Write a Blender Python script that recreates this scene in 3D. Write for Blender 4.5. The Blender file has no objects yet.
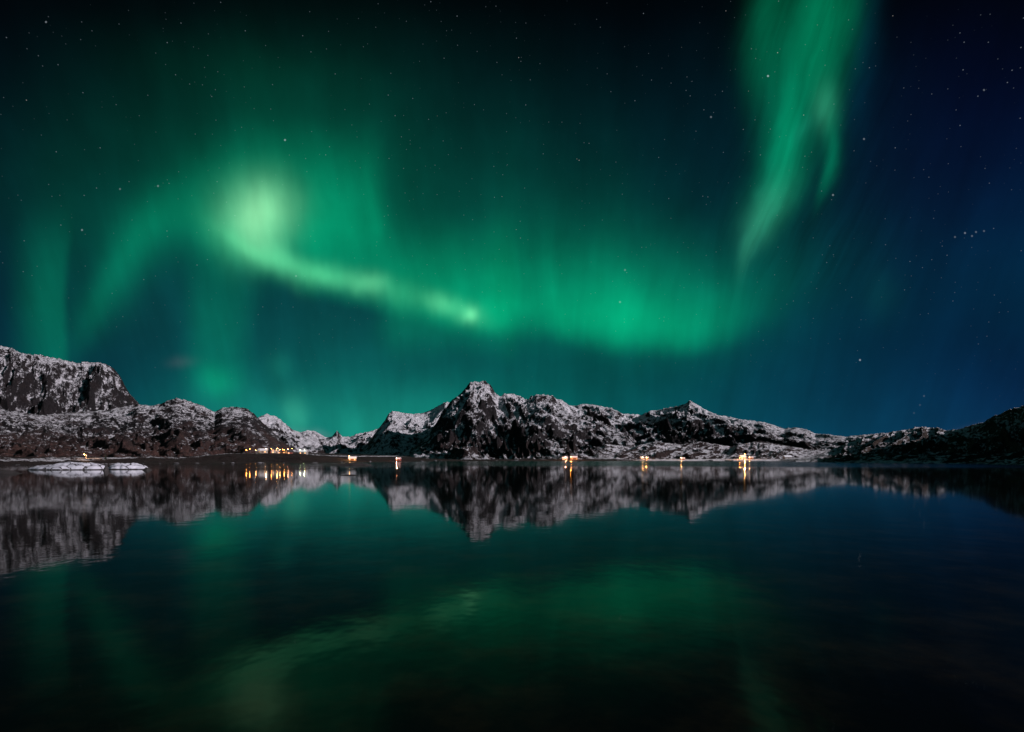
import bpy, math, random
import numpy as np
from mathutils import Vector
R = math.radians
scene = bpy.context.scene
COL = scene.collection
FPX, HX, HY, EYE = 600.0, 512.0, 459.5, 3.0        # focal length in pixels, centre column, horizon row, eye height (m)

# ------------------------------------------------------------------ camera
cam = bpy.data.objects.new('camera', bpy.data.cameras.new('camera'))
COL.objects.link(cam); scene.camera = cam
cam.location = (0, 0, EYE); cam.rotation_euler = (R(90), 0, 0)
cam.data.sensor_width = 36; cam.data.lens = FPX / 1024 * 36
cam.data.shift_y = (HY - 366) / 1024
cam.data.clip_start = 0.1; cam.data.clip_end = 60000
scene.view_settings.view_transform = 'Standard'; scene.view_settings.look = 'None'
scene.view_settings.exposure = 0.0; scene.view_settings.gamma = 1.0
scene.view_settings.use_curve_mapping = False

# ------------------------------------------------------------------ moon (the one sun lamp)
MOON_AZ, MOON_EL = 112.0, 19.0                      # degrees clockwise from the view direction (+Y), above the horizon
ml = bpy.data.lights.new('moon', 'SUN'); ml.energy = 4.8; ml.angle = R(0.6); ml.color = (1.0, 0.90, 0.96)
moon = bpy.data.objects.new('moon', ml); COL.objects.link(moon)
mdir = Vector((math.sin(R(MOON_AZ)) * math.cos(R(MOON_EL)), math.cos(R(MOON_AZ)) * math.cos(R(MOON_EL)), math.sin(R(MOON_EL))))
moon.rotation_euler = mdir.to_track_quat('Z', 'Y').to_euler()

# ------------------------------------------------------------------ node helper
class NT:
    def __init__(s, nt): s.nt = nt; s.N = nt.nodes; s.L = nt.links
    def put(s, sock, v):
        if v is None: return
        if isinstance(v, bpy.types.NodeSocket): s.L.new(v, sock)
        else:
            try: sock.default_value = v
            except Exception:
                sock.default_value = tuple(v) + (1.0,)
    def node(s, kind, ins=None, **kw):
        n = s.N.new(kind)
        for k, v in kw.items(): setattr(n, k, v)
        for k, v in (ins or {}).items(): s.put(n.inputs[k], v)
        return n
    def m(s, op, a, b=None, c=None, clamp=False):
        n = s.N.new('ShaderNodeMath'); n.operation = op; n.use_clamp = clamp
        s.put(n.inputs[0], a); s.put(n.inputs[1], b); s.put(n.inputs[2], c)
        return n.outputs[0]
    def v(s, op, a, b=None, c=None):
        n = s.N.new('ShaderNodeVectorMath'); n.operation = op
        s.put(n.inputs[0], a)
        if b is not None:
            if op == 'SCALE': s.put(n.inputs[3], b)
            else: s.put(n.inputs[1], b)
        if c is not None: s.put(n.inputs[2], c)
        return n.outputs[1] if op in ('DOT_PRODUCT', 'LENGTH') else n.outputs[0]
    def mr(s, x, a, b, c=0.0, d=1.0, t='SMOOTHSTEP'):
        n = s.N.new('ShaderNodeMapRange'); n.interpolation_type = t
        for i, q in enumerate((x, a, b, c, d)): s.put(n.inputs[i], q)
        return n.outputs[0]
    def noise(s, vec, scale, detail=4, rough=0.55, dim='3D', dist=0.0, col=False):
        n = s.N.new('ShaderNodeTexNoise'); n.noise_dimensions = dim
        s.put(n.inputs['Vector'], vec); n.inputs['Scale'].default_value = scale
        n.inputs['Detail'].default_value = detail; n.inputs['Roughness'].default_value = rough
        n.inputs['Distortion'].default_value = dist
        return n.outputs['Color'] if col else n.outputs['Fac']
    def mix(s, f, a, b):
        n = s.N.new('ShaderNodeMix'); n.data_type = 'RGBA'
        s.put(n.inputs['Factor'], f); s.put(n.inputs[6], a); s.put(n.inputs[7], b)
        return n.outputs[2]
    def ramp(s, x, stops, interp='LINEAR'):
        n = s.N.new('ShaderNodeValToRGB'); s.put(n.inputs[0], x)
        cr = n.color_ramp; cr.interpolation = interp
        while len(cr.elements) < len(stops): cr.elements.new(0.5)
        for e, (p, c) in zip(cr.elements, stops): e.position = p
        for e, (p, c) in zip(cr.elements, stops): e.color = tuple(c) + (1.0,)
        return n.outputs[0]
    def curve(s, x, pts):
        n = s.N.new('ShaderNodeFloatCurve'); s.put(n.inputs['Value'], x)
        c = n.mapping.curves[0]
        while len(c.points) < len(pts): c.points.new(0.5, 0.5)
        for p, q in zip(c.points, pts): p.location = q; p.handle_type = 'AUTO'
        n.mapping.update()
        return n.outputs[0]

def lin(c):
    return tuple(((q / 255) / 12.92 if q / 255 <= 0.04045 else ((q / 255 + 0.055) / 1.055) ** 2.4) for q in c)

# ------------------------------------------------------------------ night sky: faint moonlit air, aurora, stars
world = bpy.data.worlds.new('World'); scene.world = world; world.use_nodes = True
world.node_tree.nodes.clear()
W = NT(world.node_tree)
sky = W.node('ShaderNodeTexSky', sky_type='NISHITA', sun_disc=False)
sky.sun_elevation = R(MOON_EL); sky.sun_rotation = R(MOON_AZ); sky.air_density = 1.0; sky.dust_density = 0.5
bg_air = W.node('ShaderNodeBackground', {'Color': sky.outputs[0], 'Strength': 0.0003})
D = W.node('ShaderNodeTexCoord').outputs['Generated']
sep = W.node('ShaderNodeSeparateXYZ', {'Vector': D})
dx, dy, dz = sep.outputs
hyp = W.m('SQRT', W.m('ADD', W.m('MULTIPLY', dx, dx), W.m('MULTIPLY', dy, dy)))
den = W.m('MAXIMUM', dy, W.m('MAXIMUM', W.m('MULTIPLY', hyp, 0.4), 0.02))
# a chart of the sky dome (tangent chart to the north), in hundredths of the focal length
U0 = W.m('MULTIPLY', W.m('DIVIDE', dx, den), 6.0)
V0 = W.m('MULTIPLY', W.m('DIVIDE', dz, den), 6.0)
warp = W.noise(D, 3.0, 2, 0.5, col=True)
warp = W.v('SCALE', W.v('SUBTRACT', warp, (0.5, 0.5, 0.5)), 0.42)
warp = W.v('ADD', warp, W.v('SCALE', W.v('SUBTRACT', W.noise(W.v('MULTIPLY', D, (14, 14, 5)), 1.0, 3, 0.55, col=True), (0.5, 0.5, 0.5)), 0.20))
P = W.v('ADD', W.node('ShaderNodeCombineXYZ', {'X': U0, 'Y': V0}).outputs[0], warp)
P = W.v('MULTIPLY', P, (1, 1, 0))
ps = W.node('ShaderNodeSeparateXYZ', {'Vector': P})
U, V = ps.outputs[0], ps.outputs[1]

def up(x): return (x - HX) / 100
def vp(y): return (HY - y) / 100
COLS = [0, 128, 256, 384, 512, 640, 768, 896, 1024]
ROWS = [0, 60, 120, 180, 240, 300, 350, 400, 450]
G = [[(2,8,14),(1,10,14),(2,8,12),(1,4,8),(1,2,6),(1,3,8),(2,12,18),(2,4,18),(3,6,22)],
     [(2,14,24),(2,24,28),(3,34,34),(3,36,36),(2,22,28),(1,14,24),(2,28,38),(2,8,30),(3,12,38)],
     [(2,18,30),(2,30,34),(3,50,46),(4,60,54),(3,36,40),(2,26,34),(3,36,48),(3,10,36),(3,14,46)],
     [(2,22,36),(3,42,44),(4,74,62),(4,70,60),(3,48,50),(2,34,44),(3,34,48),(6,16,42),(4,24,58)],
     [(3,34,46),(4,58,58),(4,70,66),(4,76,68),(4,70,64),(3,54,58),(4,46,58),(5,24,52),(2,40,72)],
     [(3,40,54),(3,44,60),(3,44,62),(4,56,66),(4,64,68),(4,68,70),(4,64,72),(3,42,66),(2,52,82)],
     [(3,46,60),(2,44,64),(3,62,72),(3,62,72),(3,64,70),(3,64,72),(3,54,72),(2,40,70),(2,34,72)],
     [(3,60,74),(3,64,80),(3,90,90),(4,98,94),(4,104,96),(4,88,88),(4,64,84),(4,54,86),(5,40,84)],
     [(4,70,84),(4,80,92),(6,110,108),(5,108,104),(5,100,100),(6,84,96),(6,74,100),(8,70,106),(12,60,100)]]
Glin = np.array([[lin(c) for c in r] for r in G]) * np.array([0.38, 0.62, 0.78, 0.84, 0.9, 0.9, 0.9, 0.9, 0.92])[:, None, None] * np.array([0.7, 0.97, 0.95])
Glin[5:, 7:] *= 0.85; Glin[7:, 2:5] *= 1.15
YS = list(range(-100, 451, 50))
def rowcol(y):
    if y <= -100: return np.tile(np.array(lin((1, 2, 6))), (9, 1))
    if y < 0: return Glin[0] * (1 + y / 100 * 0.6)
    k = min(max(np.searchsorted(ROWS, y) - 1, 0), len(ROWS) - 2)
    t = (y - ROWS[k]) / (ROWS[k + 1] - ROWS[k])
    return Glin[k] * (1 - t) + Glin[k + 1] * t
cv = W.m('DIVIDE', U, W.m('ADD', 1.0, W.m('MULTIPLY', W.m('MAXIMUM', V, 0.0), 0.09)))
stk = W.noise(W.node('ShaderNodeCombineXYZ', {'X': W.m('MULTIPLY', cv, 3.2), 'Y': W.m('MULTIPLY', V, 0.4), 'Z': 0.0}).outputs[0], 1.0, 4, 0.55)
mott = W.m('MULTIPLY', W.mr(W.noise(D, 7.0, 4, 0.55), 0.3, 0.7, 0.84, 1.16, 'LINEAR'), W.mr(stk, 0.3, 0.7, 0.87, 1.13, 'LINEAR'))
stk2 = W.noise(W.node('ShaderNodeCombineXYZ', {'X': W.m('MULTIPLY', W.m('DIVIDE', U, W.m('ADD', 1.0, W.m('MULTIPLY', V, 0.19))), 7.0), 'Y': W.m('MULTIPLY', V, 0.35), 'Z': 3.0}).outputs[0], 1.0, 4, 0.6, dist=0.3)
msk = W.m('MULTIPLY', W.m('MULTIPLY', W.mr(U, 1.9, 2.3), W.mr(U, 4.3, 3.2)), W.mr(V, 1.2, 2.2))
mott = W.m('MULTIPLY', mott, W.m('ADD', 1.0, W.m('MULTIPLY', msk, W.mr(stk2, 0.3, 0.7, -0.30, 0.22, 'LINEAR'))))
BGS = []
def flush(col):
    """one Background per layer of light; they are added up at the end"""
    global acc
    BGS.append(W.node('ShaderNodeBackground', {'Color': col, 'Strength': 1.0}).outputs[0]); acc = None
def mottled(): return W.node('ShaderNodeHueSaturation', {'Color': acc, 'Value': mott}).outputs[0]
un = W.mr(U, up(-128), up(1152), t='LINEAR')
acc = None
def addc(fac, col):
    """acc + fac * col, kept in colour sockets"""
    global acc
    nd = W.N.new('ShaderNodeMix'); nd.data_type = 'RGBA'; nd.blend_type = 'ADD'; nd.clamp_factor = False
    W.put(nd.inputs['Factor'], fac)
    if acc is None: nd.inputs[6].default_value = (0, 0, 0, 1)
    else: W.put(nd.inputs[6], acc)
    if isinstance(col, bpy.types.NodeSocket): W.put(nd.inputs[7], col)
    else: nd.inputs[7].default_value = tuple(col) + (1,)
    acc = nd.outputs[2]
n = len(YS)
for i, y in enumerate(YS):
    rc = rowcol(y)
    stops = [((x + 128) / 1280, tuple(c)) for x, c in zip(COLS, rc)]
    if i == 0: dd = W.m('MAXIMUM', W.m('SUBTRACT', vp(y), V), 0.0)
    elif i == n - 1: dd = W.m('MAXIMUM', W.m('SUBTRACT', V, vp(y)), 0.0)
    else: dd = W.m('ABSOLUTE', W.m('SUBTRACT', V, vp(y)))
    wgt = W.mr(dd, 1.0, 0.0, 0.0, 0.5)
    if i in (0, n - 1): pass
    addc(wgt, W.ramp(un, stops, 'B_SPLINE'))
# the rows just outside the chart keep the sum of weights at one
for y, sgn in ((YS[0] - 50, 1), (YS[-1] + 50, -1)):
    dd = W.m('MAXIMUM', W.m('MULTIPLY', W.m('SUBTRACT', vp(y), V), sgn), 0.0)
    rc = rowcol(min(max(y, -100), 450))
    addc(W.mr(dd, 1.0, 0.0, 0.0, 0.5), W.ramp(un, [((x + 128) / 1280, tuple(c)) for x, c in zip(COLS, rc)], 'B_SPLINE'))

addc(W.m('MULTIPLY', W.mr(dy, 0.05, -0.7), W.mr(dz, 0.02, 0.35)), (0.03, 0.105, 0.12))      # unseen teal glow added behind the camera to brighten shaded snow
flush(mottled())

def blob(x, y, sx, sy, ang, c, amp=1.0):
    """soft patch of aurora light; sx, sy = spread; ang = tilt in degrees, clockwise in the picture"""
    global acc
    mp = W.node('ShaderNodeMapping', {'Vector': P, 'Location': (up(x), vp(y), 0), 'Rotation': (0, 0, -R(ang)), 'Scale': (sx / 70.7, sy / 70.7, 1)}, vector_type='TEXTURE')
    d = W.v('DOT_PRODUCT', mp.outputs[0], mp.outputs[0])
    g = W.m('POWER', 0.36788, d)
    addc(g, tuple(q * amp for q in c))

# main arc: sharp lower edge, fading upwards, with height and strength changing along it
def curtain(edge, height, amp, width, colour, rays=0.25):
    global acc
    x0, x1 = edge[0][0], edge[-1][0]
    t = W.mr(U, up(x0), up(x1), t='LINEAR')
    T = lambda x: (x - x0) / (x1 - x0)
    ev = W.m('MULTIPLY', W.curve(t, [(T(x), vp(y) / 6) for x, y in edge]), 6.0)
    hv = W.curve(t, [(T(x), h / 100) for x, h in height])
    av = W.curve(t, [(T(x), a) for x, a in amp])
    d = W.m('SUBTRACT', V, ev)
    up_ = W.m('EXPONENT', W.m('MULTIPLY', W.m('DIVIDE', W.m('MAXIMUM', d, 0.0), hv), -1.0))
    soft = W.mr(d, -width / 100, width / 100 * 1.3)
    ray = W.noise(W.v('MULTIPLY', P, (3.2, 0.22, 0)), 1.0, 3, 0.5)
    k = W.m('MULTIPLY', W.m('MULTIPLY', up_, soft), W.m('MULTIPLY', av, W.mr(ray, 0.3, 0.7, 1 - rays, 1 + rays, 'LINEAR')))
    addc(k, colour)
GREEN = (0.0, 1.0, 0.37)
curtain([(190, 234), (215, 244), (240, 260), (270, 272), (310, 285), (350, 295), (390, 306), (430, 318), (470, 326), (515, 326), (560, 331), (620, 336), (680, 338), (740, 333), (800, 320)],
        [(190, 30), (240, 50), (300, 46), (380, 44), (470, 40), (520, 46), (600, 44), (680, 34), (740, 34), (800, 40)],
        [(190, 0.0), (215, 0.03), (240, 0.11), (280, 0.15), (340, 0.22), (390, 0.23), (470, 0.27), (505, 0.31), (530, 0.25), (570, 0.26), (620, 0.28), (660, 0.23), (700, 0.15), (740, 0.07), (800, 0.0)],
        18, GREEN, 0.14)
ARC = (0.20, 1.0, 0.42); PALE = (0.30, 1.0, 0.46); TEAL = (0.05, 1.0, 0.62)
def sheet(x0, w0, x1, w1, y0, h0, y1, h1, slant, c, amp):
    """upright sheet of light between two soft edges (w = softness); slant = shift to the left per row going down"""
    X = W.m('ADD', U, W.m('MULTIPLY', W.m('SUBTRACT', vp((y0 + y1) / 2), V), slant))
    a = W.m('MULTIPLY', W.mr(X, up(x0 - w0), up(x0 + w0)), W.mr(X, up(x1 + w1), up(x1 - w1)))
    b = W.m('MULTIPLY', W.mr(V, vp(y0 - h0), vp(y0 + h0)), W.mr(V, vp(y1 + h1), vp(y1 - h1)))
    ray = W.noise(W.v('MULTIPLY', P, (2.6, 0.25, 0)), 1.0, 3, 0.55)
    addc(W.m('MULTIPLY', W.m('MULTIPLY', a, b), W.mr(ray, 0.3, 0.7, 0.86, 1.14, 'LINEAR')), tuple(q * amp for q in c))
SEA = (0.0, 1.0, 0.44)
sheet(235, 60, 383, 13, 158, 46, 262, 40, -0.06, SEA, 0.105)
sheet(385, 20, 512, 9, 248, 42, 345, 22, 0.0, GREEN, 0.075)
sheet(18, 24, 66, 6, 250, 60, 400, 60, 0.03, SEA, 0.062)
sheet(196, 16, 256, 16, 270, 60, 400, 50, 0.0, SEA, 0.040)
sheet(505, 30, 720, 50, 262, 60, 340, 20, 0.1, GREEN, 0.03)
flush(mottled())
BL = [
    (250, 209, 20, 20, -12, (0.60, 1.0, 0.52), 0.22), (273, 206, 19, 18, 10, (0.55, 1.0, 0.50), 0.17), (240, 211, 34, 32, 0, SEA, 0.12), (262, 232, 17, 19, 24, (0.55, 1.0, 0.50), 0.17), (276, 255, 19, 9, 40, PALE, 0.17),
    (305, 270, 24, 7, 20, ARC, 0.20), (336, 279, 22, 7, 14, ARC, 0.20), (369, 285, 11, 7, 14, PALE, 0.20), (396, 296, 24, 8, 20, ARC, 0.08),
    (433, 305, 10, 6, 18, PALE, 0.14), (449, 311, 18, 6, 20, ARC, 0.14), (464, 317, 7, 6, 0, PALE, 0.16), (465, 317, 4, 4, 0, PALE, 0.24), (256, 252, 28, 5.5, 38, ARC, 0.14), (300, 172, 70, 40, 0, SEA, 0.03),
    (325, 225, 50, 26, 10, GREEN, 0.05), (228, 232, 30, 18, 40, GREEN, 0.06),
    (50, 300, 18, 62, 4, SEA, 0.03), (136, 252, 56, 18, -58, SEA, 0.085), (98, 305, 34, 10, -60, SEA, 0.045),
    (155, 222, 50, 24, -14, SEA, 0.035), (225, 325, 22, 40, 0, SEA, 0.035), (224, 382, 15, 11, 0, GREEN, 0.13), (287, 364, 9, 10, 0, TEAL, 0.05),
    (299, 412, 8, 13, 0, (0.15, 1.0, 0.55), 0.11), (270, 415, 60, 24, 0, TEAL, 0.055), (400, 415, 70, 24, 0, TEAL, 0.065), (360, 425, 16, 14, 0, TEAL, 0.05),
    (770, 30, 14, 62, 3, SEA, 0.08), (828, 12, 17, 42, 8, SEA, 0.17), (795, 75, 24, 70, 4, SEA, 0.05), (816, 66, 12, 34, 0, SEA, 0.10),
    (822, 104, 8, 17, 6, (0.14, 1.0, 0.55), 0.12), (786, 120, 11, 44, 12, SEA, 0.13), (778, 172, 14, 36, 14, SEA, 0.14),
    (767, 212, 10, 24, 20, (0.12, 1.0, 0.54), 0.14), (753, 244, 5, 22, 16, (0.12, 1.0, 0.54), 0.09), (827, 132, 6, 30, 4, SEA, 0.08),
    (820, 178, 4, 20, 14, SEA, 0.08), (800, 128, 5, 14, 30, TEAL, 0.06), (858, 60, 10, 60, 8, (0.0, 0.4, 1.0), 0.02),
    (740, 290, 60, 30, -20, SEA, 0.03), (880, 300, 13, 18, 0, TEAL, 0.012), (250, 68, 80, 20, 8, SEA, 0.008),
    (590, 298, 85, 30, 8, SEA, 0.07), (540, 292, 24, 26, 0, SEA, 0.04), (690, 314, 55, 18, -3, GREEN, 0.045), (625, 312, 34, 14, 0, GREEN, 0.05),
    (200, 118, 110, 46, 0, SEA, 0.011), (110, 195, 110, 50, 0, SEA, 0.014), (330, 335, 90, 36, 5, TEAL, 0.022), (150, 320, 40, 40, 0, TEAL, 0.014),
    (186, 364, 9, 4, 0, (0.6, 0.4, 0.5), 0.03), (316, 431, 16, 3.4, 6, (0.6, 0.5, 0.7), 0.06), (985, 419, 22, 3.2, -14, (0.8, 0.6, 0.8), 0.045),
]
for bi, b in enumerate(BL):
    blob(*b)
    if bi % 20 == 19 or bi == len(BL) - 1: flush(mottled())
# stars
def stars(scale, rad, gain, thr, off):
    vo = W.node('ShaderNodeTexVoronoi', {'Vector': W.v('ADD', W.v('NORMALIZE', D), off), 'Scale': scale}, feature='F1')
    s = W.m('POWER', W.m('SUBTRACT', 1.0, W.m('DIVIDE', vo.outputs['Distance'], rad), clamp=True), 1.6)
    b = W.node('ShaderNodeSeparateColor', {'Color': vo.outputs['Color']})
    return W.m('MULTIPLY', s, W.m('MULTIPLY', W.m('POWER', W.mr(b.outputs[0], thr, 1.0, t='LINEAR'), 2.0), gain)), b.outputs[1]
s1, t1 = stars(150.0, 0.13, 0.34, 0.35, (0, 0, 0))
s2, t2 = stars(45.0, 0.036, 0.7, 0.35, (3.1, 1.7, 0.4))
fade = W.mr(V0, 0.15, 2.2)
addc(W.m('MULTIPLY', s1, fade), (0.75, 0.85, 1.0))
addc(W.m('MULTIPLY', s2, fade), (1.0, 0.9, 0.85))
for (x, y, g) in [(768, 76, 1.0), (285, 140, .7), (833, 195, .5), (860, 360, .7), (82, 230, .5), (984, 90, .35), (158, 186, .4), (120, 189, .3), (711, 117, .35), (46, 22, .5), (864, 139, .4),
                  (965, 233, .45), (972, 236, .3), (976, 232, .3), (984, 231, .25), (955, 237, .25), (924, 396, .22), (920, 405, .14), (914, 413, .12), (620, 302, .35), (625, 270, .3), (296, 276, .3)]:
    a = W.m('SUBTRACT', U0, up(x)); b = W.m('SUBTRACT', V0, vp(y))
    d = W.m('SQRT', W.m('MULTIPLY_ADD', a, a, W.m('MULTIPLY', b, b)))
    addc(W.m('MULTIPLY', W.m('SUBTRACT', 1.0, W.m('DIVIDE', d, 0.013), clamp=True), g * (0.6 if y < 380 else 0.4)), (0.8, 0.9, 1.0))
flush(acc)
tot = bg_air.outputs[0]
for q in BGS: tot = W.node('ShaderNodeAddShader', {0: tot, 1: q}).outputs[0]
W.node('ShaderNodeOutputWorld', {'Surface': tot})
world.cycles.sampling_method = 'MANUAL'; world.cycles.sample_map_resolution = 1024

# ------------------------------------------------------------------ numpy noise
_rng = np.random.RandomState(7)
PERM = np.concatenate([_rng.permutation(512)] * 3)
GA = _rng.rand(512) * 2 * np.pi
GXT, GYT = np.cos(GA), np.sin(GA)
def perlin(x, y, seed=0):
    x = x + seed * 17.31; y = y + seed * 9.77
    xi = np.floor(x).astype(int); yi = np.floor(y).astype(int)
    xf = x - xi; yf = y - yi; xi &= 511; yi &= 511
    def g(ix, iy, fx, fy):
        h = PERM[PERM[ix & 511] + (iy & 511)]
        return GXT[h] * fx + GYT[h] * fy
    u = xf ** 3 * (xf * (xf * 6 - 15) + 10); v = yf ** 3 * (yf * (yf * 6 - 15) + 10)
    a = g(xi, yi, xf, yf) * (1 - u) + g(xi + 1, yi, xf - 1, yf) * u
    b = g(xi, yi + 1, xf, yf - 1) * (1 - u) + g(xi + 1, yi + 1, xf - 1, yf - 1) * u
    return (a * (1 - v) + b * v) * 1.5
def fbm(x, y, wl, octv, gain=0.5, seed=0):
    s = np.zeros_like(x); a = 1.0; t = 0
    for k in range(octv):
        s += a * perlin(x / wl, y / wl, seed + k); t += a; a *= gain; wl /= 2.03
    return s / t
def ridged(x, y, wl, octv, gain=0.5, seed=0):
    s = np.zeros_like(x); a = 1.0; t = 0; prev = 1.0
    for k in range(octv):
        r = (1 - np.abs(perlin(x / wl, y / wl, seed + k)) * 1.6)
        r = np.clip(r, 0, 1) ** 2
        s += a * r * prev; prev = np.clip(r * 1.4, 0.3, 1); t += a; a *= gain; wl /= 2.1
    return s / t

def ip(px, pts): return np.interp(px, [p[0] for p in pts], [p[1] for p in pts])

# each range: skyline (column, row), distance of its crest, distance of its foot; noise and back slope
RANGES = {
 'mountain_left': dict(skew=0.1, spur=0.8, px=(-420, 160), sky=[(-420,330),(-250,322),(-120,330),(-40,341),(0,345),(12,347),(20,352),(40,354),(60,358),(80,362),(96,361),(106,363),(114,368),(120,375),(124,383),(130,393),(138,402),(150,418),(160,440)],
    crest=[(-420,1900),(160,2400)], foot=[(-420,1150),(160,1300)], amp=0.24, a=0.15, p=0.9, wl=230, seed=3, jag=0.016, cliff=0.5),
 'foothill_left': dict(skew=-0.3, spur=0.8, px=(-420, 312), sky=[(-420,400),(-200,398),(0,408),(40,414),(80,411),(108,409),(138,403),(150,405),(160,403),(170,399),(176,397),(186,399),(200,404),(214,411),(222,407),(234,406),(246,407),(254,413),(262,421),(272,430),(282,439),(292,449),(300,456),(312,462)],
    crest=[(-420,1150),(140,1350),(312,1150)], foot=[(-420,430),(0,440),(140,520),(200,640),(300,790)], amp=0.20, a=0.35, p=1.6, wl=170, seed=11, jag=0.02),
 'mountain_far': dict(px=(240, 400), sky=[(240,440),(258,417),(266,414),(276,415),(284,422),(292,429),(300,432),(308,430),(316,431),(326,437),(332,436),(337,430),(342,436),(350,436),(358,433),(368,431),(380,428),(400,428)],
    crest=[(240,3700),(400,4300)], foot=[(240,2300),(400,2500)], amp=0.28, a=0.5, p=1.4, wl=420, seed=23, jag=0.05),
 'mountain_white': dict(skew=0.1, spur=0.9, px=(345, 480), sky=[(345,461),(358,455),(368,443),(376,431),(384,421),(388,414),(393,410.5),(400,412),(412,413.5),(424,412),(434,408),(440,404),(445,401.5),(450,402),(465,408),(480,430)],
    crest=[(345,3000),(480,3100)], foot=[(345,1700),(480,2000)], amp=0.17, a=0.4, p=1.15, wl=330, seed=31, jag=0.03),
 'mountain_peak': dict(skew=-0.25, spur=0.85, px=(400, 660), sky=[(400,460),(406,455),(414,447),(422,439),(430,432),(438,419),(444,409),(450,401),(460,394),(466,387),(470,382),(478,380),(486,380.5),(490,384),(495,391),(499,396),(505,394),(511,392),(516,393),(522,397),(528,399),(531,396),(540,393.5),(552,394.5),(562,400),(570,405),(580,408),(600,413),(625,425),(645,440),(660,452)],
    crest=[(400,2250),(470,2300),(530,2500),(660,2300)], foot=[(400,1040),(560,1220),(660,1300)], amp=0.34, a=0.3, p=1.15, wl=330, seed=47, jag=0.05, cliff=0.1),
 'mountain_right': dict(skew=-0.5, spur=1.1, px=(560, 930), sky=[(560,412),(572,406),(580,403.5),(590,404),(600,405),(612,408),(622,413),(632,413.5),(642,414),(650,410),(664,407.5),(678,405.5),(685,403),(690,400.5),(697,404),(706,409),(714,413),(726,416),(736,418),(750,420),(765,421.5),(784,428),(796,427),(806,428.5),(815,433),(825,433.5),(845,436),(866,434),(890,432),(910,436),(930,448)],
    crest=[(560,2800),(700,2700),(930,2300)], foot=[(560,1350),(700,1420),(930,1300)], amp=0.30, a=0.45, p=1.2, wl=260, seed=59, jag=0.03),
 'foothill_right': dict(px=(570, 880), sky=[(570,460),(590,449),(606,443),(630,447),(655,441),(680,444),(700,441),(730,446),(760,440),(790,446),(815,449),(850,455),(880,462)],
    crest=[(570,1500),(880,1500)], foot=[(570,1230),(700,1330),(880,1280)], amp=0.35, a=0.6, p=1.2, wl=120, seed=67, jag=0.05),
 'dark_hill': dict(spur=0.6, px=(796, 3000), sky=[(796,461),(815,455),(835,447),(850,441),(864,436),(875,433),(890,431),(905,429),(914,426),(925,425.5),(938,426.5),(946,430),(958,427),(972,424),(985,420),(992,416),(1003,411.5),(1014,407),(1024,404.5),(1080,378),(1150,330),(1300,262),(1600,190),(2200,110),(3000,60)],
    crest=[(796,900),(864,980),(930,1020),(1024,850),(1150,700),(1300,560),(3000,560)], foot=[(796,790),(850,730),(900,700),(1024,500),(1150,370),(1300,320),(3000,320)], amp=0.34, a=0.5, p=1.2, wl=80, seed=73, jag=0.06),
}
# shoreline: distance of the waterline, height of the bank behind it
WATER = [(-420,330),(0,400),(60,430),(150,470),(200,520),(300,520),(360,730),(400,820),(440,1020),(560,1120),(700,1260),(780,1190),(835,640),(860,585),(900,560),(965,530),(1060,340),(1100,325),(3000,290)]
BANK = [(-420,4),(0,3.4),(60,4.0),(160,4.0),(185,4),(230,8),(300,8.2),(318,6),(335,5),(420,3),(560,3.4),(640,3.4),(760,4.0),(800,3.5),(860,6),(1000,7),(3000,8)]

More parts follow.
